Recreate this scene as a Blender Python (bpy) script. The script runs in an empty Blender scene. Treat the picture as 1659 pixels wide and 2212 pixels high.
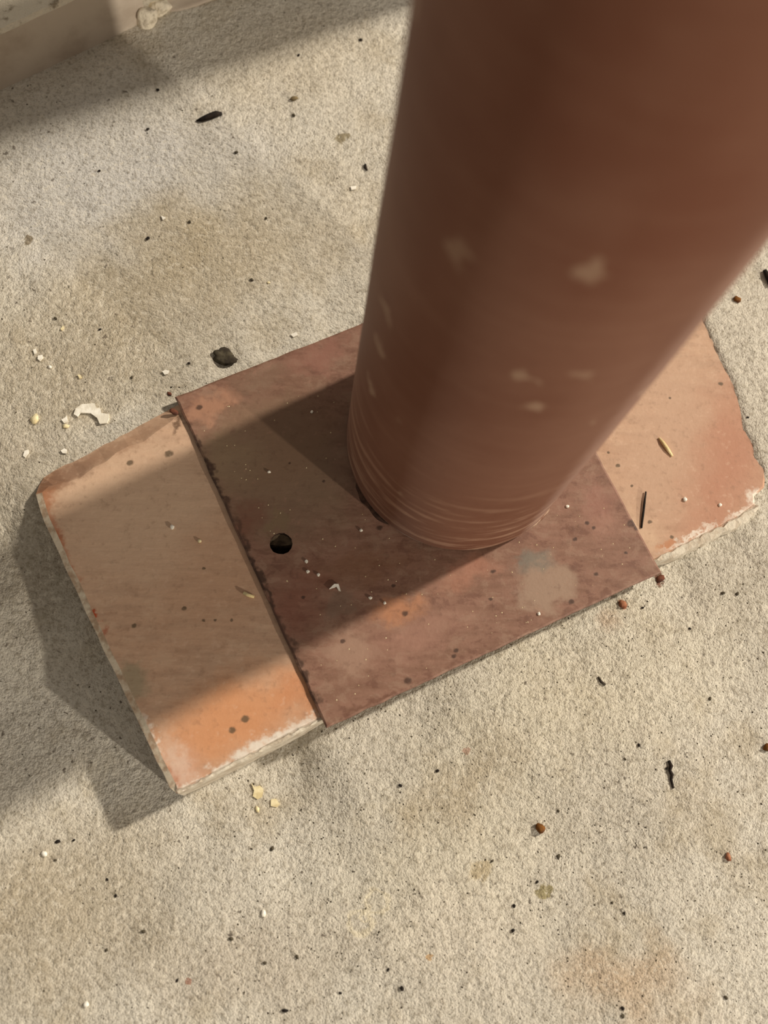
import bpy, bmesh, math, random
import numpy as np
from mathutils import Vector, Matrix, noise, geometry

random.seed(7)
scene = bpy.context.scene
C = scene.collection

# ------------------------------------------------------------------ camera
W, H = 1659.0, 2212.0
FPX = 2400.0                      # focal length in pixels
CX, CY = W / 2, H / 2
NADIR = (622.0, 1787.0)           # where the plumb line under the camera meets the picture
CAMH = 0.374                      # camera height above the bearing plate top (z = 0)
_n = Vector((NADIR[0] - CX, NADIR[1] - CY, FPX)).normalized()
_ex = Vector((1, 0, 0)) - _n.x * _n
_ex.normalize()
_ey = _n.cross(_ex)


def P(px, py, z=0.0):
    """photo pixel -> world point on the horizontal plane z"""
    d = Vector((px - CX, py - CY, FPX))
    t = (CAMH - z) / d.dot(_n)
    return Vector((d.dot(_ex) * t, -d.dot(_ey) * t, z))


cam_data = bpy.data.cameras.new('camera')
cam = bpy.data.objects.new('camera', cam_data)
C.objects.link(cam)
right = Vector((_ex.x, -_ey.x, -_n.x))
down = Vector((_ex.y, -_ey.y, -_n.y))
fwd = Vector((_ex.z, -_ey.z, -_n.z))
up = -down
m = Matrix(((right.x, up.x, -fwd.x, 0), (right.y, up.y, -fwd.y, 0), (right.z, up.z, -fwd.z, CAMH), (0, 0, 0, 1)))
cam.matrix_world = m
cam_data.sensor_fit = 'VERTICAL'
cam_data.sensor_height = 36.0
cam_data.lens = 36.0 * FPX / H
cam_data.clip_start = 0.005
cam_data.dof.use_dof = True
cam_data.dof.focus_distance = 0.395
cam_data.dof.aperture_fstop = 8.5
scene.camera = cam

# ------------------------------------------------------------------ light
scene.view_settings.view_transform = 'Standard'
scene.view_settings.look = 'None'
scene.view_settings.gamma = 1.0
scene.view_settings.exposure = 0.0
world = bpy.data.worlds.new('basement_ambient')
scene.world = world
world.use_nodes = True
bg = world.node_tree.nodes['Background']
bg.inputs['Color'].default_value = (1.0, 0.90, 0.78, 1)
bg.inputs['Strength'].default_value = 0.27

AIM = P(700, 1250)


def lamp(name, frm, to, elev, dist, radius, power, color):
    a, b = P(*frm), P(*to)
    d = (a - b)
    d.z = 0
    d.normalize()
    l = bpy.data.lights.new(name, 'POINT')
    l.energy = power
    l.shadow_soft_size = radius
    l.color = color
    o = bpy.data.objects.new(name, l)
    e = math.radians(elev)
    o.location = AIM + d * dist * math.cos(e) + Vector((0, 0, dist * math.sin(e)))
    C.objects.link(o)
    return o


# bulb hanging up and to the right, and a lower work lamp to the lower right
bulb = lamp('ceiling_bulb', (1100, 1185), (305, 1600), 37, 5.0, 0.14, 1100, (1.0, 0.915, 0.79))
lamp('work_lamp', (820, 1140), (510, 890), 15, 2.4, 0.03, 138, (1.0, 0.92, 0.80))


# ------------------------------------------------------------------ helpers
def link(name, me, mats, parent=None, smooth=False):
    o = bpy.data.objects.new(name, me)
    for mt in (mats if isinstance(mats, (list, tuple)) else [mats]):
        me.materials.append(mt)
    C.objects.link(o)
    if parent is not None:
        o.parent = parent
    if smooth:
        me.polygons.foreach_set('use_smooth', [True] * len(me.polygons))
    return o


def tag(o, label, cat, group=None, kind=None):
    o['label'] = label
    o['category'] = cat
    if group:
        o['group'] = group
    if kind:
        o['kind'] = kind
    return o


def mesh(name, verts, faces):
    me = bpy.data.meshes.new(name)
    me.from_pydata([tuple(v) for v in verts], [], faces)
    me.validate()
    bm = bmesh.new()
    bm.from_mesh(me)
    bmesh.ops.recalc_face_normals(bm, faces=bm.faces)
    bm.to_mesh(me)
    bm.free()
    return me


# ---- node material builder
def S(c):
    """sRGB 0-255 -> linear"""
    out = []
    for v in c:
        v = v / 255.0
        out.append(v / 12.92 if v <= 0.04045 else ((v + 0.055) / 1.055) ** 2.4)
    return (*out, 1.0)


class Mat:
    def __init__(self, name, rough=0.85, spec=0.25):
        self.m = bpy.data.materials.new(name)
        self.m.use_nodes = True
        self.t = self.m.node_tree
        self.b = self.t.nodes['Principled BSDF']
        self.b.inputs['Roughness'].default_value = rough
        self.b.inputs['Specular IOR Level'].default_value = spec
        self.co = self.n('ShaderNodeTexCoord').outputs['Object']
        self.warp = None

    def n(self, t):
        return self.t.nodes.new(t)

    def l(self, a, b):
        self.t.links.new(a, b)

    def noise(self, scale, detail=4, rough=0.55, vec=None, out='Fac', dist=0.0):
        x = self.n('ShaderNodeTexNoise')
        x.inputs['Scale'].default_value = scale
        x.inputs['Detail'].default_value = detail
        x.inputs['Roughness'].default_value = rough
        x.inputs['Distortion'].default_value = dist
        self.l(vec if vec is not None else self.co, x.inputs['Vector'])
        return x.outputs[out]

    def scaled(self, s, vec=None, loc=(0, 0, 0), rot=(0, 0, 0)):
        x = self.n('ShaderNodeMapping')
        x.inputs['Scale'].default_value = s
        x.inputs['Location'].default_value = loc
        x.inputs['Rotation'].default_value = rot
        self.l(vec if vec is not None else self.co, x.inputs['Vector'])
        return x.outputs['Vector']

    def math(self, op, a, b=None, clamp=False):
        x = self.n('ShaderNodeMath')
        x.operation = op
        x.use_clamp = clamp
        for i, v in enumerate((a, b)):
            if v is None:
                continue
            if isinstance(v, (int, float)):
                x.inputs[i].default_value = v
            else:
                self.l(v, x.inputs[i])
        return x.outputs[0]

    def ramp(self, v, lo, hi, a=0.0, b=1.0):
        x = self.n('ShaderNodeMapRange')
        x.interpolation_type = 'SMOOTHSTEP'
        x.inputs['From Min'].default_value = lo
        x.inputs['From Max'].default_value = hi
        x.inputs['To Min'].default_value = a
        x.inputs['To Max'].default_value = b
        self.l(v, x.inputs['Value'])
        return x.outputs['Result']

    def mix(self, fac, a, b, mode='MIX'):
        x = self.n('ShaderNodeMix')
        x.data_type = 'RGBA'
        x.blend_type = mode
        if isinstance(fac, (int, float)):
            x.inputs[0].default_value = fac
        else:
            self.l(fac, x.inputs[0])
        for i, v in ((6, a), (7, b)):
            if isinstance(v, (tuple, list)):
                x.inputs[i].default_value = v
            else:
                self.l(v, x.inputs[i])
        return x.outputs[2]

    def warped(self, scale, amt):
        """object coordinates pushed about by noise, for ragged patch edges"""
        nz = self.noise(scale, 3, 0.62, out='Color')
        v = self.n('ShaderNodeVectorMath')
        v.operation = 'MULTIPLY_ADD'
        self.l(nz, v.inputs[0])
        v.inputs[1].default_value = (amt, amt, amt)
        v.inputs[2].default_value = (-amt / 2, -amt / 2, -amt / 2)
        w = self.n('ShaderNodeVectorMath')
        w.operation = 'ADD'
        self.l(self.co, w.inputs[0])
        self.l(v.outputs[0], w.inputs[1])
        return w.outputs[0]

    def blob(self, vec, c, rx, ry, ang=0.0, soft=0.5, ring=None):
        """mask of an elliptical patch at c (object space); ring = relative width for a ring"""
        s = self.n('ShaderNodeVectorMath')
        s.operation = 'SUBTRACT'
        self.l(vec, s.inputs[0])
        s.inputs[1].default_value = (c[0], c[1], 0)
        mp = self.n('ShaderNodeMapping')
        mp.vector_type = 'TEXTURE'
        mp.inputs['Rotation'].default_value = (0, 0, ang)
        mp.inputs['Scale'].default_value = (rx, ry, 1e3)
        self.l(s.outputs[0], mp.inputs['Vector'])
        ln = self.n('ShaderNodeVectorMath')
        ln.operation = 'LENGTH'
        self.l(mp.outputs[0], ln.inputs[0])
        d = ln.outputs['Value']
        if ring:
            d = self.math('ABSOLUTE', self.math('SUBTRACT', d, 1.0))
            return self.ramp(d, ring, ring * 0.3)
        return self.ramp(d, 1.0 + soft * 0.5, 1.0 - soft)

    def color(self, c):
        if isinstance(c, (tuple, list)):
            self.b.inputs['Base Color'].default_value = c
        else:
            self.l(c, self.b.inputs['Base Color'])

    def bump(self, h, strength, dist):
        x = self.n('ShaderNodeBump')
        x.inputs['Strength'].default_value = strength
        x.inputs['Distance'].default_value = dist
        self.l(h, x.inputs['Height'])
        self.l(x.outputs[0], self.b.inputs['Normal'])
        return self


PX = 0.00016           # one photo pixel on the floor, in metres

# ------------------------------------------------------------------ floor height
# concrete level at points around the bearing plate (the slab is uneven there)
ctrl = [((85, 1025), -.0040), ((205, 955), -.0036), ((330, 880), -.0030), ((430, 815), -.0030), ((500, 780), -.0042), ((620, 725), -.0060), ((760, 670), -.0080), ((900, 600), -.0095),
        ((150, 1300), -.012), ((240, 1500), -.017), ((370, 1740), -.019), ((560, 1670), -.018), ((240, 1800), -.019),
        ((0, 1600), -.018), ((0, 1250), -.010), ((760, 1580), -.012), ((1100, 1420), -.009), ((1430, 1240), -.007), ((1540, 1190), -.005),
        ((1655, 1110), -.003), ((1659, 980), .0007), ((1600, 800), .0007), ((1540, 690), .0007), ((1659, 600), 0.),
        ((300, 300), -.005), ((700, 200), -.005), ((0, 600), -.004), ((500, 2000), -.016), ((1100, 1900), -.013),
        ((1600, 1600), -.010), ((0, 2100), -.017), ((1700, 2200), -.011), ((-300, 1300), -.013), ((1500, 100), -.004)]
_cp = np.array([[P(a, b, z).x, P(a, b, z).y] for (a, b), z in ctrl])
_cz = np.array([z for _, z in ctrl])


def floor_arr(xy):
    d2 = ((xy[:, None, :] - _cp[None]) ** 2).sum(2) + 1e-7
    w = 1.0 / d2 ** 1.6
    return (w * _cz).sum(1) / w.sum(1)


def rough_z(x, y):
    return 0.00045 * noise.noise((x * 90, y * 90, 0.3)) + 0.00025 * noise.noise((x * 330, y * 330, 2.1))


def floor_z(x, y):
    return float(floor_arr(np.array([[x, y]]))[0]) + rough_z(x, y)


def on_floor(px, py):
    p = P(px, py, -.008)
    for _ in range(4):
        p = P(px, py, floor_z(p.x, p.y))
    return p


# ------------------------------------------------------------------ concrete material
def concrete():
    M = Mat('concrete', 0.92, 0.2)
    big = M.noise(9, 5, 0.55)
    mid = M.noise(38, 6, 0.6)
    fine = M.noise(560, 3, 0.66)
    grain = M.noise(1500, 1, 0.6)
    col = M.mix(M.ramp(big, .36, .64), S((195, 187, 171)), S((210, 203, 188)))
    col = M.mix(M.math('MULTIPLY', M.ramp(mid, .5, .72), .55), col, S((174, 160, 134)))
    w = M.warped(40, 0.05)
    def b(px, py, rx, ry, ang, colr, k, soft=.9, vec=None, ring=None):
        nonlocal col
        p = on_floor(px, py)
        f = M.blob(vec if vec is not None else w, p, rx * PX, ry * PX, ang, soft, ring)
        col = M.mix(M.math('MULTIPLY', f, k), col, S(colr))
    # broad areas: chalky grey, tan and faintly rusty
    b(230, 380, 420, 190, .4, (208, 204, 197), .9)
    b(620, 120, 260, 160, .4, (198, 186, 164), .6)
    b(430, 560, 420, 150, .3, (172, 155, 124), .6)  # tan that paints in the post's soft shadow on the floor
    b(200, 800, 330, 170, .4, (170, 155, 128), .55)
    b(60, 1010, 120, 70, .4, (196, 186, 168), .7)
    b(1250, 1500, 420, 200, .45, (210, 200, 176), .6)
    b(950, 1880, 300, 160, .3, (208, 198, 174), .5)
    b(960, 2030, 180, 130, .2, (212, 202, 184), .65)
    b(520, 2080, 260, 120, .1, (186, 174, 156), .6)
    b(120, 1960, 260, 200, .1, (168, 152, 124), .55)
    b(1350, 2130, 160, 90, -.2, (190, 160, 126), .6)
    b(1000, 1700, 160, 70, .6, (166, 148, 118), .5)
    b(60, 1200, 200, 260, .3, (150, 136, 112), .5)
    # lime bloom by the plate and dried white splashes
    w2 = M.warped(260, 0.005)
    b(250, 915, 95, 22, .52, (216, 210, 196), .6, 1.2, w2)
    b(120, 1000, 80, 22, .5, (214, 204, 184), .6, 1.2, w2)
    for (x, y, r, q) in ((780, 1993, 24, .3), (815, 1948, 24, .24), (790, 1978, 9, .6)):
        b(x, y, r, r * .95, 0, (226, 214, 186), .75, .5, w2, q)
    b(1175, 1925, 17, 15, .5, (150, 138, 98), .9, .2, w2)
    b(1040, 1880, 28, 20, .5, (184, 166, 130), .7, .3, w2)
    b(740, 298, 20, 13, .5, (140, 128, 100), .9, .2, w2)
    b(60, 518, 10, 15, .2, (128, 112, 86), .8, .2, w2)
    b(1345, 1306, 9, 9, 0, (140, 90, 62), .9, .2, w2)
    b(1008, 1621, 12, 9, 0, (168, 132, 112), .8, .2, w2)
    b(1425, 1252, 11, 14, 0, (110, 62, 44), .9, .2, w2)
    b(408, 2118, 7, 7, 0, (150, 104, 84), .8, .2, w2)
    b(932, 2068, 7, 7, 0, (190, 152, 104), .8, .2, w2)
    b(1315, 1340, 30, 26, .2, (196, 158, 124), .4, .8, w2)
    # sandy grain
    col = M.mix(M.math('MULTIPLY', M.ramp(fine, .50, .66), .40), col, S((128, 115, 92)))
    col = M.mix(M.math('MULTIPLY', M.ramp(fine, .46, .34), .5), col, S((226, 217, 198)))
    col = M.mix(M.math('MULTIPLY', M.ramp(grain, .54, .70), .4), col, S((112, 100, 82)))
    # sand specks and small pits
    vo = M.n('ShaderNodeTexVoronoi')
    vo.inputs['Scale'].default_value = 330
    M.l(w2, vo.inputs['Vector'])
    spots = M.ramp(vo.outputs['Distance'], .24, .15)
    sep = M.n('ShaderNodeSeparateColor')
    M.l(vo.outputs['Color'], sep.inputs[0])
    keep = M.ramp(sep.outputs[0], .70, .95)
    dens = M.ramp(M.noise(14, 2), .42, .62, .35, 1.0)
    spots = M.math('MULTIPLY', M.math('MULTIPLY', spots, keep), dens)
    col = M.mix(M.math('MULTIPLY', spots, .8), col, S((84, 72, 60)))
    M.color(col)
    h = M.math('ADD', M.math('MULTIPLY', fine, 1.0), M.math('MULTIPLY', grain, .35))
    h = M.math('ADD', h, M.math('MULTIPLY', M.noise(190, 1), .8))
    M.bump(h, 0.8, 0.0010)
    return M.m


# ------------------------------------------------------------------ plate outlines
def resample(pts, step):
    out = []
    n = len(pts)
    for i in range(n):
        a, b = pts[i], pts[(i + 1) % n]
        L = (b[0] - a[0]).length
        k = max(1, int(L / step))
        for j in range(k):
            t = j / k
            out.append((a[0].lerp(b[0], t), a[1] + (b[1] - a[1]) * t, a[2] + (b[2] - a[2]) * t, a[3]))
    return out


def line_x(p, d, q, e):
    """intersection of two ground lines"""
    den = d.x * e.y - d.y * e.x
    t = ((q.x - p.x) * e.y - (q.y - p.y) * e.x) / den
    return p + d * t


# bearing plate: (pixel, bevel width mm, bevel drop mm, worn rim?) counter-clockwise seen from above
ZF = .0014
TOPDIR = (P(1429, 1236, ZF) - P(705, 1573, ZF))
RIGHT = (P(1530, 706) - P(1608, 890))
TR = line_x(P(395, 872), Vector((TOPDIR.x, TOPDIR.y, 0)), P(1530, 706), RIGHT)
base_px = [((395, 1708), 1.2, .9, 0), ((690, 1556), 1.0, .8, 0), ((1424, 1207), 1.0, .8, 0), ((1600, 1118), 1.2, 1.0, 0),
           ((1634, 1092), 1.2, 1.0, 0), ((1630, 1070), 1.0, .8, 0), ((1652, 1052), 1.0, .8, 0), ((1655, 1015), 1.0, .8, 0), ((1634, 985), 1.0, .8, 0),
           ((1632, 960), 1.0, .8, 0), ((1610, 925), 1.0, .8, 0), ((1604, 885), 1.0, .8, 0), ((1592, 838), 1.0, .8, 0),
           ((1560, 775), 1.0, .8, 0), ((1530, 706), 1.0, .8, 0), (None, 1.0, .8, 0), ((420, 862), 1.0, .8, 0), ((378, 871), 4.6, 2.8, 0),
           ((320, 902), 6.2, 3.2, 0), ((260, 932), 6.6, 3.6, 0), ((180, 972), 7.6, 4.0, 0), ((118, 1006), 7.6, 4.0, 0),
           ((90, 1026), 5.5, 3.6, 0), ((79, 1044), 4.0, 2.8, 0), ((76, 1066), 2.4, .9, 1), ((86, 1104), 2.1, .7, 1), ((150, 1246), 2.1, .6, 1), ((222, 1400), 2.1, .6, 1),
           ((292, 1545), 2.1, .6, 1), ((350, 1668), 2.2, .7, 1), ((366, 1700), 2.2, .7, 1), ((380, 1712), 1.6, 1.2, 0)]
base_pts = [((P(*p) if p else TR), b * .001, d * .001, w) for p, b, d, w in base_px]
base_ring = resample(base_pts, .004)
_poly = np.array([[p[0].x, p[0].y] for p in base_ring])


def inside(poly, x, y):
    c = False
    n = len(poly)
    j = n - 1
    for i in range(n):
        xi, yi = poly[i]
        xj, yj = poly[j]
        if (yi > y) != (yj > y) and x < (xj - xi) * (y - yi) / (yj - yi) + xi:
            c = not c
        j = i
    return c


# ------------------------------------------------------------------ the floor
def axis(lo, hi, fine_lo, fine_hi, step):
    a = list(np.arange(fine_lo, fine_hi, step))
    s = step
    x = fine_hi
    while x < hi:
        a.append(x)
        s *= 1.25
        x += s
    a.append(hi)
    s = step
    x = fine_lo - step
    b = []
    while x > lo:
        b.append(x)
        s *= 1.25
        x -= s
    b.append(lo)
    return b[::-1] + a


xs = axis(-3, 3, -.17, .21, .0016)
ys = axis(-3, 3, -.11, .32, .0016)
XX, YY = np.meshgrid(xs, ys)
flat = np.c_[XX.ravel(), YY.ravel()]
ZZ = np.concatenate([floor_arr(flat[i:i + 20000]) for i in range(0, len(flat), 20000)])
ctr = _poly.mean(0)
lo, hi = _poly.min(0), _poly.max(0)
_pa, _pb = _poly, np.roll(_poly, -1, 0)


def depth(x, y):
    q = np.array([x, y])
    ab = _pb - _pa
    t = np.clip(((q - _pa) * ab).sum(1) / (ab * ab).sum(1), 0, 1)
    return float(np.sqrt((((_pa + ab * t[:, None]) - q) ** 2).sum(1).min()))


verts = []
for (x, y), z in zip(flat, ZZ):
    z += rough_z(x, y)
    if lo[0] < x < hi[0] and lo[1] < y < hi[1] and inside(_poly, x, y):
        d = depth(x, y)
        z = min(z, max(-.012, .0010 - 1.0 * d + .0005 * noise.noise((x * 380, y * 380, 6))))
    verts.append((x, y, z))
nx = len(xs)
faces = [(j * nx + i, j * nx + i + 1, (j + 1) * nx + i + 1, (j + 1) * nx + i) for j in range(len(ys) - 1) for i in range(nx - 1)]
me = bpy.data.meshes.new('floor')
me.from_pydata(verts, [], faces)
M_CONC = concrete()
floor = link('floor', me, M_CONC, smooth=True)
tag(floor, 'rough sandy beige concrete floor with specks and stains', 'floor', kind='structure')


# ------------------------------------------------------------------ bearing plate
def ring_mesh(name, ring, ztop, zbot, origin, jitter=.0, hole=None):
    n = len(ring)
    outer, inner = [], []
    for i in range(n):
        a, b, c = ring[i - 1][0], ring[i][0], ring[(i + 1) % n][0]
        t = (c - a)
        nrm = Vector((-t.y, t.x, 0)).normalized()          # inward for a counter-clockwise ring
        j = jitter * noise.noise((b.x * 260, b.y * 260, 4.4))
        o = b + nrm * j
        outer.append(Vector((o.x, o.y, ztop - ring[i][2])))
        q = b + nrm * (ring[i][1] * (1 + .18 * noise.noise((b.x * 150, b.y * 150, 9))) + j)
        inner.append(Vector((q.x, q.y, ztop)))
    vs = inner + outer + [Vector((v.x, v.y, zbot)) for v in outer]
    vs = [v - origin for v in vs]
    fs, mi = [], []
    loops = [inner]
    remap = list(range(n))
    if hole:
        k0 = len(vs)
        kk = len(hole)
        vs += [h - origin for h in hole] + [Vector((h.x, h.y, zbot)) - origin for h in hole]
        loops.append(hole)
        remap += [k0 + i for i in range(kk)]
        for i in range(kk):
            q = (i + 1) % kk
            fs.append((k0 + i, k0 + q, k0 + kk + q, k0 + kk + i)); mi.append(3)
    for tri in geometry.tessellate_polygon(loops):
        fs.append(tuple(remap[t] for t in tri)); mi.append(0)
    for i in range(n):
        k = (i + 1) % n
        fs.append((i, n + i, n + k, k)); mi.append(1 if ring[i][3] else 0)
        fs.append((n + i, 2 * n + i, 2 * n + k, n + k)); mi.append(2)
    me = mesh(name, vs, fs)
    me.polygons.foreach_set('material_index', mi)
    return me


def base_paint(org):
    M = Mat('primer_faded', 0.6, 0.3)
    w = M.warped(70, .018)
    wf = M.warped(260, .008)
    ws = M.warped(600, .0012)
    streak = M.noise(60, 5, .6, M.scaled((1, 6, 1), rot=(0, 0, -.05)))
    fine = M.noise(420, 4, .6)
    mott = M.noise(110, 7, .7, M.scaled((1, 2.2, 1)), dist=.3)
    col = M.mix(M.ramp(streak, .38, .64), S((194, 158, 130)), S((182, 148, 122)))
    col = M.mix(M.math('MULTIPLY', M.ramp(mott, .50, .62), .35), col, S((206, 176, 148)))
    col = M.mix(M.math('MULTIPLY', M.ramp(mott, .47, .36), .35), col, S((160, 122, 96)))
    def b(px, py, rx, ry, ang, colr, k, soft=.8, vec=None):
        nonlocal col
        p = P(px, py) - org
        col = M.mix(M.math('MULTIPLY', M.blob(vec or w, p, rx * PX, ry * PX, ang, soft), k), col, S(colr))
    b(300, 1100, 230, 190, .4, (204, 174, 146), .75)
    b(480, 1250, 120, 170, -.4, (190, 150, 120), .5)
    b(500, 1560, 220, 90, .45, (206, 142, 96), .8)
    b(390, 1680, 60, 70, .2, (206, 158, 132), .6)
    b(640, 1500, 50, 60, .2, (196, 128, 84), .5)
    # right end, redder
    b(1560, 1000, 130, 240, -.35, (178, 128, 102), .95)
    b(1420, 1000, 110, 170, -.5, (190, 156, 130), .85)
    b(1450, 850, 120, 120, 0, (192, 158, 132), .7)
    b(1380, 1150, 40, 60, .3, (204, 172, 142), .7)
    b(1440, 1180, 26, 14, .4, (184, 126, 88), .8, .6, wf)
    # rust along the left rim
    b(95, 1085, 26, 50, -.1, (158, 102, 68), .8, .7, wf)
    b(120, 1160, 16, 60, .42, (166, 96, 60), .8, .8, wf)
    b(150, 1240, 14, 60, .42, (168, 100, 66), .7, .8, wf)
    b(205, 1332, 11, 15, .1, (170, 70, 30), .95, .3, wf)
    b(225, 1370, 10, 14, .4, (168, 92, 62), .7, .5, wf)
    b(375, 1690, 20, 30, .3, (182, 118, 86), .7, .6, wf)
    b(285, 1470, 34, 46, .3, (150, 138, 112), .75, .5, wf)
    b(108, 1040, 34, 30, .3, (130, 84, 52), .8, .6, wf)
    b(150, 1020, 80, 26, .5, (142, 108, 86), .75, .5, wf)  # back strip, here and next: darker paint with the chamfer's shade painted in
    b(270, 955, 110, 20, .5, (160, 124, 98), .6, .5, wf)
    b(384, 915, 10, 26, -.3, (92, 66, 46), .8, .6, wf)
    # dirt spots
    for (x, y, r) in ((502, 1577, 8), (529, 1553, 9), (398, 1314, 6), (650, 1582, 15), (365, 980, 10), (280, 1000, 8), (290, 1352, 6),
                      (440, 1228, 5), (1557, 829, 6), (1447, 860, 4), (1335, 1006, 5), (1314, 978, 4), (1404, 1127, 6), (1452, 1160, 5), (1365, 1050, 4), (440, 1340, 4), (465, 1340, 4), (500, 1340, 4)):
        b(x, y, r, r * .85, .3, (92, 76, 56), .85, .4, ws)
    # lime bloom along the front edge
    ww = M.warped(330, .012)
    for (x, y, rx, ry) in ((560, 1622, 100, 20), (620, 1590, 70, 20), (500, 1655, 70, 14), (680, 1560, 24, 20), (460, 1680, 60, 9), (400, 1700, 22, 12), (600, 1608, 30, 16),
                           (1500, 1160, 80, 8), (1600, 1110, 40, 10), (310, 1560, 12, 16), (330, 1600, 10, 30), (1630, 1075, 18, 20), (380, 1640, 26, 60)):
        b(x, y, rx, ry, .45, (228, 216, 200), .95 if rx != 26 else .35, 1.0, ww)
    col = M.mix(M.math('MULTIPLY', M.ramp(fine, .54, .74), .30), col, S((126, 96, 74)))
    col = M.mix(M.math('MULTIPLY', M.ramp(fine, .42, .28), .22), col, S((222, 190, 164)))
    M.color(col)
    M.bump(M.math('ADD', fine, M.math('MULTIPLY', streak, 1.5)), .25, .0004)
    return M.m


def simple(name, c1, c2, scale, rough=.85, bump=.4, bd=.0004, lo=.4, hi=.62):
    M = Mat(name, rough, .25)
    nz = M.noise(scale, 5, .6)
    M.color(M.mix(M.ramp(nz, lo, hi), S(c1), S(c2)))
    M.bump(M.noise(scale * 2.4, 4), bump, bd)
    return M.m


org = (P(340, 1300) + P(1500, 1000)) / 2
org.z = -.018
plate = bpy.data.objects.new('bearing_plate', None)
plate.location = org
C.objects.link(plate)
tag(plate, 'long faded orange-red steel bearing plate with rounded corners set in the concrete floor', 'plate')
M_RIM = simple('worn_rim', (214, 200, 176), (176, 150, 124), 260)
M_EDGE = simple('plate_edge', (134, 112, 90), (168, 150, 130), 220)
HC, HR = P(607, 1174, ZF), 25 * PX
M_DARK = simple('rust_and_shade', (62, 42, 32), (86, 60, 46), 300)  # rust on edges and hole walls; also stands in for crevice shade
base_hole = [Vector((HC.x + math.cos(-2 * math.pi * i / 14) * HR * .98, HC.y + math.sin(-2 * math.pi * i / 14) * HR * .98, 0)) for i in range(14)]
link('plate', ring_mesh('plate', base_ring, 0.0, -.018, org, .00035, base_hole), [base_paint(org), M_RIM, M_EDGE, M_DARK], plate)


def grout(name, pts, w_top, w_bot):
    """white grout squeezed out along the front edge: pts = plate edge pixels"""
    a = [P(*p) for p in pts]
    seg = []
    for i in range(len(a) - 1):
        k = max(2, int((a[i + 1] - a[i]).length / .0012))
        seg += [a[i].lerp(a[i + 1], j / k) for j in range(k)]
    seg.append(a[-1])
    t = (a[-1] - a[0]).normalized()
    nrm = Vector((t.y, -t.x, 0))
    vs, fs = [], []
    n = len(seg)
    for i, p in enumerate(seg):
        e = min(1, i / 6, (n - 1 - i) / 6) * .75 + .25
        r1 = noise.noise((p.x * 220, p.y * 220, 1))
        r2 = noise.noise((p.x * 420, p.y * 420, 5))
        o1 = nrm * (w_top * e * (1 + .5 * r1))
        o2 = nrm * (w_bot * e * (1 + .25 * r2))
        f1 = p + o2
        zf = floor_z(f1.x, f1.y) - .0015
        row = [p - nrm * .0016 * (1 + r2) + Vector((0, 0, -.0012)), p - nrm * .0004 * (1 + 2 * r2) + Vector((0, 0, .00004 + .0003 * max(0, r1))),
               p + o1 + Vector((0, 0, -.0010)), p + (o1 + o2) * .5 + Vector((0, 0, zf * .45)), f1 + Vector((0, 0, zf)), p + Vector((0, 0, zf))]
        vs += [v - org for v in row]
    for i in range(n - 1):
        for j in range(5):
            fs.append((i * 6 + j, i * 6 + j + 1, (i + 1) * 6 + j + 1, (i + 1) * 6 + j))
    fs.append(tuple(range(6)))
    fs.append(tuple((n - 1) * 6 + j for j in range(6)))
    return link(name, mesh(name, vs, fs), M_GROUT, plate)


M_GROUT = simple('white_grout', (206, 196, 178), (180, 166, 146), 240, .95, .8, .0006)
g = grout('grout_edge', [(384, 1714), (398, 1706), (550, 1628), (706, 1549)], .0004, .0009)
g['label'] = 'ridge of whitish grout along the front edge, left end'
g = grout('grout_edge', [(1412, 1212), (1500, 1169), (1600, 1119), (1640, 1094)], .0020, .0028)
g['label'] = 'ridge of whitish grout along the front edge, right end'

# ------------------------------------------------------------------ the post: flange, tube, weld
TL, BL, BR = P(378, 857, ZF), P(705, 1573, ZF), P(1429, 1236, ZF)
TRf = TL + BR - BL
PCX, PCY, PR = .0576, .1324, .0401          # axis and radius of the tube (about 80 mm pipe)
porg = Vector((PCX, PCY, 0))
post = bpy.data.objects.new('steel_post', None)
post.location = porg
C.objects.link(post)
tag(post, 'round red-brown painted steel post standing on its square flange plate', 'post')


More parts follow.
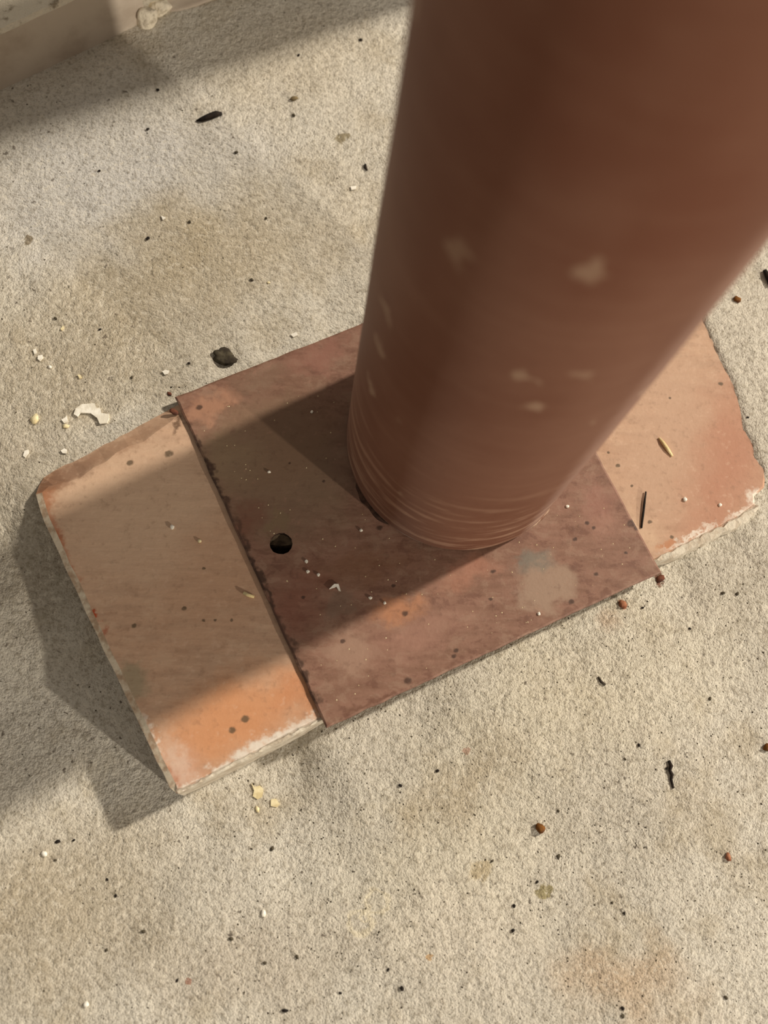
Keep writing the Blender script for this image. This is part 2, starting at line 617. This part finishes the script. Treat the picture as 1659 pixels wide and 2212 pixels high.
def flange_paint(org):
    M = Mat('primer_red', 0.55, 0.35)
    w = M.warped(110, .020)
    wf = M.warped(150, .014)
    ws = M.warped(600, .0012)
    streak = M.noise(55, 5, .6, M.scaled((1, 5, 1), rot=(0, 0, -.1)))
    fine = M.noise(380, 4, .6)
    mott = M.noise(120, 7, .72, M.scaled((1, 1.8, 1)), dist=.4)
    col = M.mix(M.ramp(streak, .36, .66), S((140, 104, 86)), S((126, 92, 74)))
    col = M.mix(M.math('MULTIPLY', M.ramp(mott, .51, .60), .5), col, S((152, 122, 102)))
    col = M.mix(M.math('MULTIPLY', M.ramp(mott, .47, .38), .55), col, S((104, 68, 54)))
    def b(px, py, rx, ry, ang, colr, k, soft=.8, vec=None):
        nonlocal col
        p = P(px, py, ZF) - org
        col = M.mix(M.math('MULTIPLY', M.blob(vec or w, p, rx * PX, ry * PX, ang, soft), k), col, S(colr))
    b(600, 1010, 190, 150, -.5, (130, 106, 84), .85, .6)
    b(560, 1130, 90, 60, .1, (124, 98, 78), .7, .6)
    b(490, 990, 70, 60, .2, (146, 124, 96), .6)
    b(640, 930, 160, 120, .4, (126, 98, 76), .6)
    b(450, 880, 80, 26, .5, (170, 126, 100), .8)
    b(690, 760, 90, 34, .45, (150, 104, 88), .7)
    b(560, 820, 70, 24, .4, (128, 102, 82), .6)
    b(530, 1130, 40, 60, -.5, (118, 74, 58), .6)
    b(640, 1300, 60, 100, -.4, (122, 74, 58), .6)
    b(790, 1225, 110, 40, .15, (122, 84, 60), .7, 1., wf)
    # bare grey patches
    b(1180, 1262, 74, 56, .5, (154, 128, 108), .95, .35, wf)
    b(1150, 1215, 46, 22, .5, (118, 112, 100), .8, .8, wf)
    b(760, 1410, 44, 60, .2, (158, 126, 106), .85, .5, wf)
    b(900, 1370, 120, 50, .45, (158, 118, 100), .7, .8, wf)
    b(735, 1310, 36, 34, .2, (120, 96, 80), .7, .6, wf)
    b(860, 1320, 60, 26, .3, (182, 126, 90), .75, .8, wf)
    b(1010, 1240, 80, 30, .4, (172, 118, 94), .5, .8, wf)
    b(1300, 1130, 50, 36, .6, (160, 118, 100), .6, .8, wf)
    b(1290, 1085, 40, 40, 0, (152, 108, 92), .6, .7, wf)
    b(600, 1130, 22, 24, 0, (126, 104, 78), .8, .5, wf)
    # rust along the rims; the left stripe paints in the dark gap line
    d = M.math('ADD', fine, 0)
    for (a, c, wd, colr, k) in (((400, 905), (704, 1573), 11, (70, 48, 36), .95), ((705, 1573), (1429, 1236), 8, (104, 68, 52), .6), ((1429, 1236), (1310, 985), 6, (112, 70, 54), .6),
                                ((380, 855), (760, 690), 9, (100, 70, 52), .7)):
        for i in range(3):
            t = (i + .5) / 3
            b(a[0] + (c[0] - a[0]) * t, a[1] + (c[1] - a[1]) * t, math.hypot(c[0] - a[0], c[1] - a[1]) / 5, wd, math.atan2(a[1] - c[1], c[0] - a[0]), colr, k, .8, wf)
    for (x, y, r) in ((1365, 1130, 12), (1375, 1140, 8), (1352, 1194, 5), (1282, 1140, 5), (1242, 1165, 6), (1268, 1130, 6), (1287, 1240, 6), (985, 1405, 6), (980, 1418, 6), (875, 1325, 8), (1060, 1295, 5),
                      (1065, 1235, 6), (820, 1140, 8), (655, 1290, 5), (430, 880, 8), (1235, 1300, 7), (850, 1265, 5), (700, 1040, 4), (625, 1000, 4), (880, 1470, 9), (740, 1385, 6)):
        b(x, y, r, r * .8, .4, (66, 46, 36), .85, .5, ws)
    col = M.mix(M.math('MULTIPLY', M.ramp(fine, .54, .74), .32), col, S((88, 58, 44)))
    col = M.mix(M.math('MULTIPLY', M.ramp(fine, .40, .26), .2), col, S((176, 132, 112)))
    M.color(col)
    M.bump(M.math('ADD', fine, M.math('MULTIPLY', streak, 1.5)), .25, .0004)
    return M.m


# flange: square plate with one real through hole
fr = resample([(TL, .0006, .0005, 0), (BL, .0006, .0005, 0), (BR, .0005, .0004, 0), (TRf, .0005, .0004, 0)], .003)
n = len(fr)
outer, inner = [], []
for i in range(n):
    a, b_, c = fr[i - 1][0], fr[i][0], fr[(i + 1) % n][0]
    t = c - a
    nr = Vector((-t.y, t.x, 0)).normalized()
    j = .0003 * noise.noise((b_.x * 180, b_.y * 180, 4)) + .00015 * noise.noise((b_.x * 700, b_.y * 700, 4))
    outer.append(b_ + nr * j - Vector((0, 0, .0004)))
    inner.append(b_ + nr * (j + .0007))
hole = []
for k in range(14):
    an = -2 * math.pi * k / 14
    rr = HR * (1 + .07 * noise.noise((math.cos(an) * 2, math.sin(an) * 2, 3)))
    hole.append(HC + Vector((math.cos(an) * rr, math.sin(an) * rr * .95, 0)))
vs = inner + hole + outer + [Vector((v.x, v.y, .0001)) for v in outer] + [Vector((v.x, v.y, .0001)) for v in hole]
fs, mi = [], []
for tri in geometry.tessellate_polygon([inner, hole]):
    fs.append(tuple(tri)); mi.append(0)
o0, b0, h1 = n + 14, 2 * n + 14, 3 * n + 14
for i in range(n):
    k = (i + 1) % n
    fs.append((i, o0 + i, o0 + k, k)); mi.append(0)
    fs.append((o0 + i, b0 + i, b0 + k, o0 + k)); mi.append(1)
for i in range(14):
    k = (i + 1) % 14
    fs.append((n + i, n + k, h1 + k, h1 + i)); mi.append(1)
me = mesh('flange', [v - porg for v in vs], fs)
me.polygons.foreach_set('material_index', mi)
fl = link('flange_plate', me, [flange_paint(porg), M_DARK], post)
fl['label'] = 'square red-brown flange plate with a round bolt hole'
# dirt in the bolt hole
vs = []
for i in range(14):
    a = 2 * math.pi * i / 14
    h = -.0002 if math.sin(a) > -.15 else -.011
    vs.append(HC - porg + Vector((math.cos(a) * HR * .96, math.sin(a) * HR * .93, h + .0003 * math.cos(3 * a) - ZF)))
vs.append(HC - porg + Vector((0, HR * -.05, -.0030)))
dirt = link('hole_dirt', mesh('hole_dirt', vs, [(i, (i + 1) % 14, 14) for i in range(14)]), simple('hole_dirt', (92, 76, 58), (60, 48, 36), 500), fl)


# tube
def tube_paint():
    M = Mat('post_paint', 0.6, 0.18)
    M.b.inputs['Sheen Weight'].default_value = .08
    M.b.inputs['Sheen Roughness'].default_value = .4
    M.b.inputs['Sheen Tint'].default_value = (1, .9, .8, 1)
    w = M.warped(60, .02)
    big = M.noise(22, 4, .5, M.scaled((1, 1, .7)))
    rings = M.noise(28, 5, .6, M.scaled((1, 1, 7)))
    fine = M.noise(420, 4, .6)
    col = M.mix(M.ramp(big, .38, .64), S((116, 75, 57)), S((104, 60, 41)))
    # upper part keeps its redder paint, the foot is scuffed and dusty
    sp = M.n('ShaderNodeSeparateXYZ')
    M.l(M.co, sp.inputs[0])
    foot = M.ramp(sp.outputs[2], .085, .0)
    dust = M.ramp(rings, .50, .62)
    col = M.mix(M.math('MULTIPLY', dust, M.math('ADD', M.math('MULTIPLY', foot, 1.1), .05)), col, S((160, 124, 102)))
    col = M.mix(M.math('MULTIPLY', M.ramp(rings, .46, .34), M.math('MULTIPLY', foot, .5)), col, S((98, 56, 40)))
    col = M.mix(M.math('MULTIPLY', foot, .30), col, S((128, 90, 70)))
    # pale scuffs and mortar splashes
    vo = M.n('ShaderNodeTexVoronoi')
    vo.inputs['Scale'].default_value = 75
    M.l(M.warped(120, .016), vo.inputs['Vector'])
    sep = M.n('ShaderNodeSeparateColor')
    M.l(vo.outputs['Color'], sep.inputs[0])
    chips = M.math('MULTIPLY', M.ramp(vo.outputs['Distance'], .32, .16), M.ramp(sep.outputs[1], .86, .92))
    col = M.mix(M.math('MULTIPLY', chips, .5), col, S((170, 142, 118)))
    col = M.mix(M.math('MULTIPLY', M.ramp(fine, .56, .74), .22), col, S((88, 52, 36)))
    M.color(col)
    M.bump(M.math('ADD', M.math('MULTIPLY', fine, .5), rings), .22, .0005)
    return M.m


TUBE_H = 2.25
NS = 96
prof = [(PR - .0036, ZF + .0001), (PR - .0012, ZF + .0003), (PR - .0003, ZF + .0012), (PR, ZF + .0028)]
prof += [(PR, ZF + .0028 + (TUBE_H - .0028) * (k / 60) ** 2.2) for k in range(1, 61)]
vs, fs = [], []
for (r, z) in prof:
    for k in range(NS):
        a = 2 * math.pi * k / NS
        rr = r + (.00025 * noise.noise((math.cos(a) * 2.2, math.sin(a) * 2.2, z * 18)) if r == PR else 0)
        vs.append((math.cos(a) * rr, math.sin(a) * rr, z))
for j in range(len(prof) - 1):
    for k in range(NS):
        q = (k + 1) % NS
        fs.append((j * NS + k, j * NS + q, (j + 1) * NS + q, (j + 1) * NS + k))
fs.append(tuple((len(prof) - 1) * NS + k for k in range(NS)))
tube = link('tube', mesh('tube', vs, fs), tube_paint(), post, smooth=True)


# bare scraped metal lip at the foot of the tube, on the side away from the hole
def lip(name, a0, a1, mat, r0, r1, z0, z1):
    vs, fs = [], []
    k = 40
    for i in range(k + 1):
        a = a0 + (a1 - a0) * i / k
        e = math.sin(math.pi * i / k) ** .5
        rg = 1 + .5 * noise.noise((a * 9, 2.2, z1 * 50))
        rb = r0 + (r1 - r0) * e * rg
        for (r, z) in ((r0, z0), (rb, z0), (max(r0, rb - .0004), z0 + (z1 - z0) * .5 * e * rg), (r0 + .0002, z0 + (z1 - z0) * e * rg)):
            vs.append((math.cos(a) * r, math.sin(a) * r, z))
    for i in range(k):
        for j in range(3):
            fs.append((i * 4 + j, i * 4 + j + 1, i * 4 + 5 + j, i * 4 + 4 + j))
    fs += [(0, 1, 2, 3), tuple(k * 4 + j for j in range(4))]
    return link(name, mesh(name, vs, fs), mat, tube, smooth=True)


def ang(px, py):
    p = P(px, py, ZF)
    return math.atan2(p.y - PCY, p.x - PCX)


o = lip('bare_edge', ang(1115, 1160), ang(1235, 1040), simple('scraped_metal', (176, 148, 124), (120, 84, 66), 500), PR - .0010, PR + .0005, ZF - .0001, ZF + .0016)
o['label'] = 'pale scraped edge at the foot of the tube'
o = lip('crevice_shade', ang(765, 1040), ang(832, 1150), M_DARK, PR - .001, PR + .0014, ZF - .0001, ZF + .0007)  # dark strip modelled in place of the crevice's shade
o['label'] = 'dark strip put in for the shaded crevice at the foot of the tube'

# ------------------------------------------------------------------ block at the back, unseen stud added for its shadow
foot_a, foot_b = on_floor(0, 196), on_floor(330, 40)
fd = (foot_b - foot_a).normalized()
fnb = Vector((-fd.y, fd.x, 0))                 # away from the camera
zb = min(foot_a.z, foot_b.z) - .002


def top_height():
    best = None
    for k in range(5, 60):
        z = k * .001
        q = P(60, 48, z) - foot_a
        e = abs(q.dot(fnb))
        if best is None or e < best[0]:
            best = (e, z)
    return best[1]


zt = top_height()
blk = bpy.data.objects.new('concrete_block', None)
borg = foot_a.copy()
borg.z = zb
blk.location = borg
C.objects.link(blk)
tag(blk, 'pale grey block with smooth side and rough top lying at the upper left', 'block')
M_SMOOTH = simple('smooth_cement', (196, 182, 164), (176, 160, 142), 40, .8, .2, .0004)
M_ROUGH = simple('rough_cement', (230, 218, 194), (150, 134, 110), 260, .95, 1.0, .001, .52, .72)
Lx0, Lx1 = -.30, (foot_b - foot_a).length - .002
vs, fs, mi = [], [], []
K = 70
prof = [(0, 0), (.0006, .5), (.0010, .96), (.0022, 1.0), (.020, 1.0), (.045, 1.0), (.070, 1.0), (.070, 0)]
for i in range(K + 1):
    s = Lx0 + (Lx1 - Lx0) * i / K
    for j, (d, hgt) in enumerate(prof):
        z = zb + (zt - zb) * hgt
        p = foot_a + fd * s + fnb * d
        r = noise.noise((s * 160, d * 160 + j, 1))
        cut = 0.0
        if i >= K - 2:
            cut = -.006 * abs(noise.noise((j * 1.7, i, 3))) * (i - K + 3) / 3
        p = p + fd * cut
        if j in (1, 2):
            p = p + fnb * (r * .0004)
        if 3 <= j <= 6:
            z += r * .0012
        vs.append(Vector((p.x, p.y, z)) - borg)
m8 = len(prof)
for i in range(K):
    for j in range(m8 - 1):
        fs.append((i * m8 + j, i * m8 + j + 1, (i + 1) * m8 + j + 1, (i + 1) * m8 + j))
        mi.append(0 if j < 2 else 1)
fs.append(tuple(range(m8))); mi.append(0)
fs.append(tuple(K * m8 + j for j in range(m8))); mi.append(1)
me = mesh('block_body', vs, fs)
me.polygons.foreach_set('material_index', mi)
link('body', me, [M_SMOOTH, M_ROUGH], blk)


def lump(name, c, rx, ry, rz, ang_, mat, parent=None, seed=0.0, sub=2, rough=.35):
    bm = bmesh.new()
    bmesh.ops.create_icosphere(bm, subdivisions=sub, radius=1.0)
    ca, sa = math.cos(ang_), math.sin(ang_)
    for v in bm.verts:
        k = 1 + rough * noise.noise(v.co * 1.6 + Vector((seed * 3.1, seed, 1)))
        x, y, z = v.co.x * rx * k, v.co.y * ry * k, v.co.z * rz * k
        v.co = (x * ca - y * sa, x * sa + y * ca, z)
    me = bpy.data.meshes.new(name)
    bm.to_mesh(me)
    bm.free()
    o = link(name, me, mat, parent, smooth=sub > 1)
    o.location = c
    return o


e = on_floor(318, 48)
o = lump('mortar_lump', e + Vector((0, 0, .002)) - borg, .0042, .0036, .0055, .3, M_ROUGH, blk, 1.0, 3)
o = lump('mortar_lump', on_floor(345, 22) + Vector((0, 0, .001)) - borg, .005, .003, .003, .4, M_ROUGH, blk, 2.0, 3)
o = lump('mortar_smear', on_floor(430, -8) - borg, .018, .0042, .0016, .44, M_SMOOTH, blk, 3.0, 3)

# unseen stud added beyond the frame to shade the floor by the block
l1 = (P(305, 1560) - P(1100, 1185))
l1.z = 0
l1.normalize()
bp = bulb.location
edge = on_floor(330, 212)
l1 = Vector((edge.x - bp.x, edge.y - bp.y, 0)).normalized()
side = Vector((-l1.y, l1.x, 0))
if side.y < 0:
    side = -side
sc = edge - l1 * .20
sw, sd, sh = .0405, .089, 1.2
bm = bmesh.new()
bmesh.ops.create_cube(bm, size=1.0)
bmesh.ops.bevel(bm, geom=list(bm.edges), offset=.03, segments=2, affect='EDGES')
for v in bm.verts:
    x, y, z = v.co
    p = -l1 * ((x + .5) * sd) + side * ((y + .5) * sw)
    v.co = (p.x, p.y, (z + .5) * sh)
me = bpy.data.meshes.new('shade_stud')
bm.to_mesh(me)
bm.free()
Mw = Mat('pine', .7, .2)
g1 = Mw.noise(60, 6, .6, Mw.scaled((1, 1, .05)), dist=.6)
Mw.color(Mw.mix(Mw.ramp(g1, .35, .65), S((196, 158, 108)), S((160, 118, 74))))
Mw.bump(g1, .2, .0005)
stud = link('shade_stud', me, Mw.m)
stud.location = (sc.x, sc.y, floor_z(sc.x, sc.y) - .001)
tag(stud, 'unseen upright pine stud added to shade the floor by the pale block', 'stud')

# ------------------------------------------------------------------ debris
MD = {
    'black': simple('black_debris', (26, 20, 16), (44, 34, 26), 400),
    'dark': simple('dark_stone', (84, 76, 60), (56, 48, 38), 300),
    'white': simple('white_flake', (246, 240, 226), (226, 218, 200), 300),
    'cream': simple('cream_grain', (236, 222, 180), (214, 196, 150), 300),
    'brown': simple('brown_stone', (122, 78, 30), (84, 50, 22), 300),
    'orange': simple('orange_stone', (166, 112, 82), (128, 76, 52), 300),
    'olive': simple('olive_seed', (124, 108, 78), (96, 82, 56), 300),
    'straw': simple('straw', (236, 220, 172), (214, 192, 140), 300),
    'red': simple('rust_flake', (108, 64, 46), (78, 46, 34), 300),
}
plate_z = 0.0


def ground(px, py, surf):
    if surf == 'floor':
        return on_floor(px, py)
    return P(px, py, 0.0 if surf == 'base' else ZF)


seed = [0.0]


def pebble(name, label, cat, px, py, rx, ry, ang_, mat, surf='floor', flat=.6, group=None, sub=2, sink=.25):
    seed[0] += 1.37
    p = ground(px, py, surf)
    rz = min(rx, ry) * PX * flat
    o = lump(name, p + Vector((0, 0, rz * (1 - sink))), rx * PX, ry * PX, rz, ang_, MD[mat], None, seed[0], sub, .5)
    return tag(o, label, cat, group)


def flake(name, label, cat, poly, mat, surf='floor', th=.0005, group=None, curl=.0):
    """thin irregular chip: outline in pixels, real thickness"""
    base = [ground(x, y, surf) for x, y in poly]
    c = sum(base, Vector()) / len(base)
    up_ = [Vector((p.x - c.x, p.y - c.y, th + .0001 + curl * ((p - c).length / .004) ** 2)) for p in base]
    lo_ = [Vector((v.x, v.y, v.z - th)) for v in up_]
    vs = up_ + lo_
    k = len(base)
    fs = [tuple(t) for t in geometry.tessellate_polygon([up_])]
    fs += [tuple(q + k for q in t[::-1]) for t in fs]
    fs += [(i, i + k, (i + 1) % k + k, (i + 1) % k) for i in range(k)]
    o = link(name, mesh(name, vs, fs), MD[mat])
    o.location = c
    return tag(o, label, cat, group)


def stick(name, label, cat, pts, rad, mat, surf='floor', lift=0.0, group=None):
    ws = [ground(x, y, surf) for x, y in pts]
    c = ws[0]
    vs, fs = [], []
    k = 7
    for i, p in enumerate(ws):
        t = (ws[min(i + 1, len(ws) - 1)] - ws[max(i - 1, 0)]).normalized()
        s = Vector((-t.y, t.x, 0)).normalized()
        r = rad[i] * PX
        h = r * .85 + lift * i / max(1, len(ws) - 1)
        for q in range(k):
            a = 2 * math.pi * q / k
            vs.append(p - c + s * (math.cos(a) * r) + Vector((0, 0, h + math.sin(a) * r * .8)))
    for i in range(len(ws) - 1):
        for q in range(k):
            fs.append((i * k + q, i * k + (q + 1) % k, (i + 1) * k + (q + 1) % k, (i + 1) * k + q))
    fs += [tuple(range(k)), tuple((len(ws) - 1) * k + q for q in range(k))]
    o = link(name, mesh(name, vs, fs), MD[mat], smooth=True)
    o.location = c
    return tag(o, label, cat, group)


stick('bark_splinter', 'black elongated splinter lying on pale concrete near the upper left', 'splinter', [(424, 262), (436, 260), (452, 255), (468, 249), (480, 247)], [2, 6, 8, 8, 4], 'black')
pebble('seed', 'olive brown oval seed right of the black splinter', 'seed', 635, 214, 11, 6, .5, 'olive', flat=.7)
pebble('stone', 'dark grey rounded stone touching the back edge of the flange plate', 'stone', 486, 773, 26, 18, -.15, 'dark', flat=.55, sub=3, sink=.6)
flake('paint_flake', 'largest white paint flake, arched, beside the left end of the plate', 'paint flake',
      [(160, 896), (165, 884), (178, 875), (205, 873), (210, 884), (216, 882), (220, 894), (236, 896), (236, 905), (232, 915), (216, 917), (211, 905), (196, 894), (175, 893), (168, 901)], 'white', th=.0009)
flake('paint_flake', 'small white triangular flake just left of the large arched flake', 'paint flake', [(133, 908), (141, 903), (145, 898), (147, 912), (139, 915)], 'white')
pebble('paint_flake', 'small rounded cream chip under the white triangular flake', 'paint flake', 142, 921, 8, 5, 0, 'cream', flat=.5)
pebble('pebble', 'pale oval cream pebble left of the white flakes', 'pebble', 76, 906, 8, 13, -.2, 'cream', flat=.6)
flake('paint_flake', 'elongated white flake standing alone between cream pebble and plate corner', 'paint flake', [(50, 985), (54, 975), (62, 972), (63, 979), (55, 989)], 'white')
flake('paint_flake', 'white flake at the back edge of the bearing plate', 'paint flake', [(132, 975), (139, 969), (145, 972), (144, 981), (136, 980)], 'white')
flake('paint_flake', 'topmost of the white flakes in the upright pair at far left', 'paint flake', [(72, 757), (78, 754), (80, 764), (75, 767)], 'white')
flake('paint_flake', 'larger lower white flake in the upright pair at far left', 'paint flake', [(83, 770), (92, 767), (93, 774), (87, 781), (82, 777)], 'white')
pebble('paint_flake', 'tiny white grain right of the upright pair of flakes', 'paint flake', 108, 793, 4, 4, 0, 'white')
flake('paint_flake', 'small cream flake above the upright pair at far left', 'paint flake', [(131, 712), (137, 704), (139, 710), (134, 715)], 'cream')
flake('paint_flake', 'small tilted cream flake above the large arched flake', 'paint flake', [(168, 811), (173, 810), (178, 817), (172, 819)], 'cream')
flake('paint_flake', 'white star-shaped flake between large arched flake and flange corner', 'paint flake', [(351, 804), (358, 800), (366, 802), (363, 809), (356, 811)], 'white')
flake('paint_flake', 'tiny white triangular flake below the black splinter', 'paint flake', [(348, 467), (359, 472), (352, 477)], 'white')
flake('paint_flake', 'tiny white flake close to the left side of the post', 'paint flake', [(757, 404), (770, 403), (768, 410), (759, 412)], 'white')
flake('paint_flake', 'white flake beside the dark stone at the flange edge', 'paint flake', [(628, 724), (640, 718), (644, 725), (634, 730)], 'white')
pebble('paint_flake', 'cream grain on tan concrete between dark stone and post', 'paint flake', 580, 611, 4, 3, 0, 'cream')
flake('paint_flake', 'yellowish white ragged flake in front of the bearing plate', 'paint flake', [(543, 1692), (550, 1700), (562, 1697), (569, 1705), (566, 1722), (556, 1727), (546, 1720), (549, 1708)], 'cream', th=.0004)
flake('paint_flake', 'smaller yellowish flake right of the ragged flake before the plate', 'paint flake', [(585, 1727), (596, 1725), (605, 1737), (598, 1744), (585, 1741)], 'cream', th=.0004)
pebble('paint_flake', 'tiny cream crumb below the ragged yellowish flake', 'paint flake', 556, 1748, 4, 7, .3, 'cream')
pebble('paint_flake', 'white oval grain alone on the floor at lower middle', 'paint flake', 569, 1973, 5, 8, 0, 'white')
pebble('paint_flake', 'white rounded grain at far lower left of the floor', 'paint flake', 96, 1844, 6, 7, .5, 'white')
pebble('paint_flake', 'white rounded grain nearest the bottom left corner', 'paint flake', 186, 2170, 6, 6, .5, 'white')
flake('paint_flake', 'curled white chip on the flange plate near the bolt hole', 'paint flake', [(711, 1273), (722, 1262), (731, 1262), (736, 1278), (731, 1276), (727, 1268), (720, 1270)], 'white', 'flange', .0006)
for (x, y, lb) in ((662, 1213, 'uppermost pale grain below the bolt hole'), (665, 1235, 'brightest pale grain in the cluster below the bolt hole'), (688, 1242, 'pale grain right of the cluster below the bolt hole'),
                   (780, 1146, 'white grain left of the post foot on the flange'), (800, 1292, 'white grain at the edge of the post shadow on the flange'), (831, 1303, 'second white grain at the edge of the post shadow'),
                   (1164, 1326, 'white grain on the grey bare patch of the flange'), (1225, 1094, 'white grain close to the right side of the post foot'), (674, 890, 'white grain in the dark shadow behind the post'),
                   (581, 1020, 'white grain on the brown half of the flange left of the post')):
    pebble('paint_grain', lb, 'paint grain', x, y, 4, 4, .3, 'white', 'flange', group='white grains on the flange plate', sub=1)
pebble('paint_grain', 'white grain on the faded left end of the bearing plate', 'paint grain', 372, 1139, 5, 5, .3, 'white', 'base')
pebble('paint_grain', 'smaller pale grain near the flange on the left end', 'paint grain', 431, 1169, 4, 4, .3, 'cream', 'base')
pebble('paint_grain', 'white grain on the red right end of the bearing plate', 'paint grain', 1479, 1079, 5, 5, .3, 'white', 'base')
pebble('paint_grain', 'small white grain by the right front corner of the plate', 'paint grain', 1555, 1091, 4, 4, .3, 'white', 'base')
stick('wood_splinter', 'pale wooden splinter on the red right end of the plate', 'splinter', [(1423, 946), (1431, 957), (1441, 971), (1452, 986)], [2.5, 4.5, 4.5, 2.5], 'straw', 'base')
stick('straw_bit', 'short straw bit on the left end beside the flange', 'straw', [(526, 1281), (536, 1286), (549, 1290)], [4, 4, 3], 'straw', 'base')
stick('dark_twig', 'thin dark bristle leaning over the right edge of the flange', 'twig', [(1385, 1141), (1388, 1115), (1391, 1088), (1394, 1063)], [2.2, 2.6, 2.6, 1.8], 'black', 'base', .0004)
stick('dark_twig', 'crooked black twig on the concrete at right', 'twig', [(1444, 1643), (1449, 1655), (1446, 1664), (1451, 1674), (1449, 1684), (1454, 1703)], [3, 4.5, 3.5, 4, 3, 2.5], 'black')
pebble('stone', 'shiny brown stone on the concrete at lower right', 'stone', 1166, 1789, 10, 12, .4, 'brown', flat=.8)
pebble('stone', 'small orange stone near the right border', 'stone', 1572, 1852, 6, 10, .2, 'orange', flat=.8)
pebble('stone', 'rust brown stone cut by the right border of the photo', 'stone', 1656, 1615, 9, 8, .2, 'brown', flat=.8)
stick('bark_splinter', 'black splinter at the right border beside the post', 'splinter', [(1650, 585), (1657, 600), (1664, 618)], [5, 8, 6], 'black')
pebble('stone', 'round reddish stone under the right front corner of the flange', 'stone', 1345, 1306, 9, 9, 0, 'orange', flat=.6, sink=.5)
pebble('rust_flake', 'dark red rust flake at the right front corner of the flange', 'rust flake', 1426, 1250, 11, 8, .7, 'red', flat=.4, sink=.4)
pebble('stone', 'brown speckled stone near the top of the right border', 'stone', 1592, 648, 9, 8, .2, 'brown', flat=.6, sink=.5)
pebble('stone', 'small black stone near the top, just left of the post', 'stone', 779, 87, 5, 4, 0, 'black')
pebble('stone', 'small black stone on the edge of the shaded strip', 'stone', 341, 195, 4, 4, 0, 'black')
pebble('rust_flake', 'dark rust crumb at the back left corner of the flange', 'rust flake', 366, 851, 6, 4, -.5, 'red', flat=.5)
pebble('rust_flake', 'dark dirt clod where flange and bearing plate meet at the back', 'rust flake', 376, 890, 11, 6, -.6, 'red', 'base', flat=.5)
stick('bark_splinter', 'tiny dark splinter near the bottom of the floor', 'splinter', [(609, 2182), (616, 2183), (623, 2183)], [2.5, 3.5, 2], 'black')
stick('bark_splinter', 'tiny dark splinter left of the post on tan concrete', 'splinter', [(789, 356), (789, 363), (793, 369)], [3, 4, 2], 'black')
stick('bark_splinter', 'tiny dark bent fibre at the front right of the flange', 'splinter', [(1292, 1462), (1298, 1473), (1307, 1480)], [2, 3, 3], 'dark')

# individually placed dark grains that show in the photo, then uncountable fine grit
k = 0
dark_spots = [(1063, 1860), (250, 1935), (232, 1900), (945, 1665), (865, 1697), (1206, 1752), (1533, 1510), (1490, 1358), (1388, 1313), (1562, 1281), (1592, 1283), (1615, 902), (1108, 2010), (1110, 1957), (1345, 2178), (1345, 2195),
              (1206, 1850), (1322, 1950), (1348, 1973), (1568, 2155), (588, 1833), (642, 2067), (500, 2028), (572, 2080), (310, 2012), (230, 2052), (383, 2118), (120, 1858), (160, 1815), (125, 1818), (544, 605), (320, 516), (120, 688),
              (216, 712), (285, 816), (408, 785), (575, 472), (410, 480), (510, 330), (635, 250), (645, 120), (319, 280), (215, 370), (735, 2145), (838, 2095), (868, 2135), (1160, 1905), (1350, 1640), (1380, 1610), (1440, 1660)]
for (x, y) in dark_spots:
    r = random.uniform(3.0, 5.2)
    pebble('dark_grain', 'small dark grain of dirt scattered on the beige concrete', 'grain', x, y, r * 1.2, r * .85, random.uniform(0, 3), 'black' if random.random() < .45 else 'dark', flat=.7, group='dark dirt grains on the concrete', sub=1)

vs, fs = [], []
for i in range(3200):
    px, py = random.uniform(-200, 1860), random.uniform(-150, 2400)
    if random.random() < .5:
        px, py = random.uniform(500, 1800), random.uniform(1150, 2350)
    p = P(px, py, -.008)
    if inside(_poly, p.x, p.y):
        continue
    z = floor_z(p.x, p.y)
    r = random.uniform(1.0, 3.0) * PX
    a = random.uniform(0, 3.1)
    st = random.uniform(.6, 1.0)
    b0 = len(vs)
    for (x, y, zz) in ((1, 0, 0), (0, 1, 0), (-1, 0, 0), (0, -1, 0), (0, 0, 1)):
        x, y = x * r * random.uniform(.7, 1.3), y * r * st
        vs.append((p.x + x * math.cos(a) - y * math.sin(a), p.y + x * math.sin(a) + y * math.cos(a), z + zz * r * .6 - r * .1))
    fs += [(b0, b0 + 1, b0 + 4), (b0 + 1, b0 + 2, b0 + 4), (b0 + 2, b0 + 3, b0 + 4), (b0 + 3, b0, b0 + 4)]
grit = link('floor_grit', mesh('floor_grit', vs, fs), MD['dark'])
tag(grit, 'fine dark grit strewn over the concrete floor', 'grit', kind='stuff')
vs, fs = [], []
for i in range(260):
    px, py = random.uniform(380, 1430), random.uniform(850, 1570)
    p = P(px, py, ZF)
    u = (p - BL).dot((BR - BL)) / (BR - BL).length_squared
    v = (p - BL).dot((TL - BL)) / (TL - BL).length_squared
    if not (.02 < u < .98 and .02 < v < .98) or math.hypot(p.x - PCX, p.y - PCY) < PR + .001:
        continue
    r = random.uniform(.8, 1.7) * PX
    b0 = len(vs)
    for (x, y, zz) in ((1, 0, 0), (0, 1, 0), (-1, 0, 0), (0, -1, 0), (0, 0, 1)):
        vs.append((p.x + x * r, p.y + y * r, ZF + zz * r * .7))
    fs += [(b0, b0 + 1, b0 + 4), (b0 + 1, b0 + 2, b0 + 4), (b0 + 2, b0 + 3, b0 + 4), (b0 + 3, b0, b0 + 4)]
dust = link('plaster_dust', mesh('plaster_dust', vs, fs), MD['cream'])
tag(dust, 'pale plaster dust specks on the flange plate', 'dust', kind='stuff')
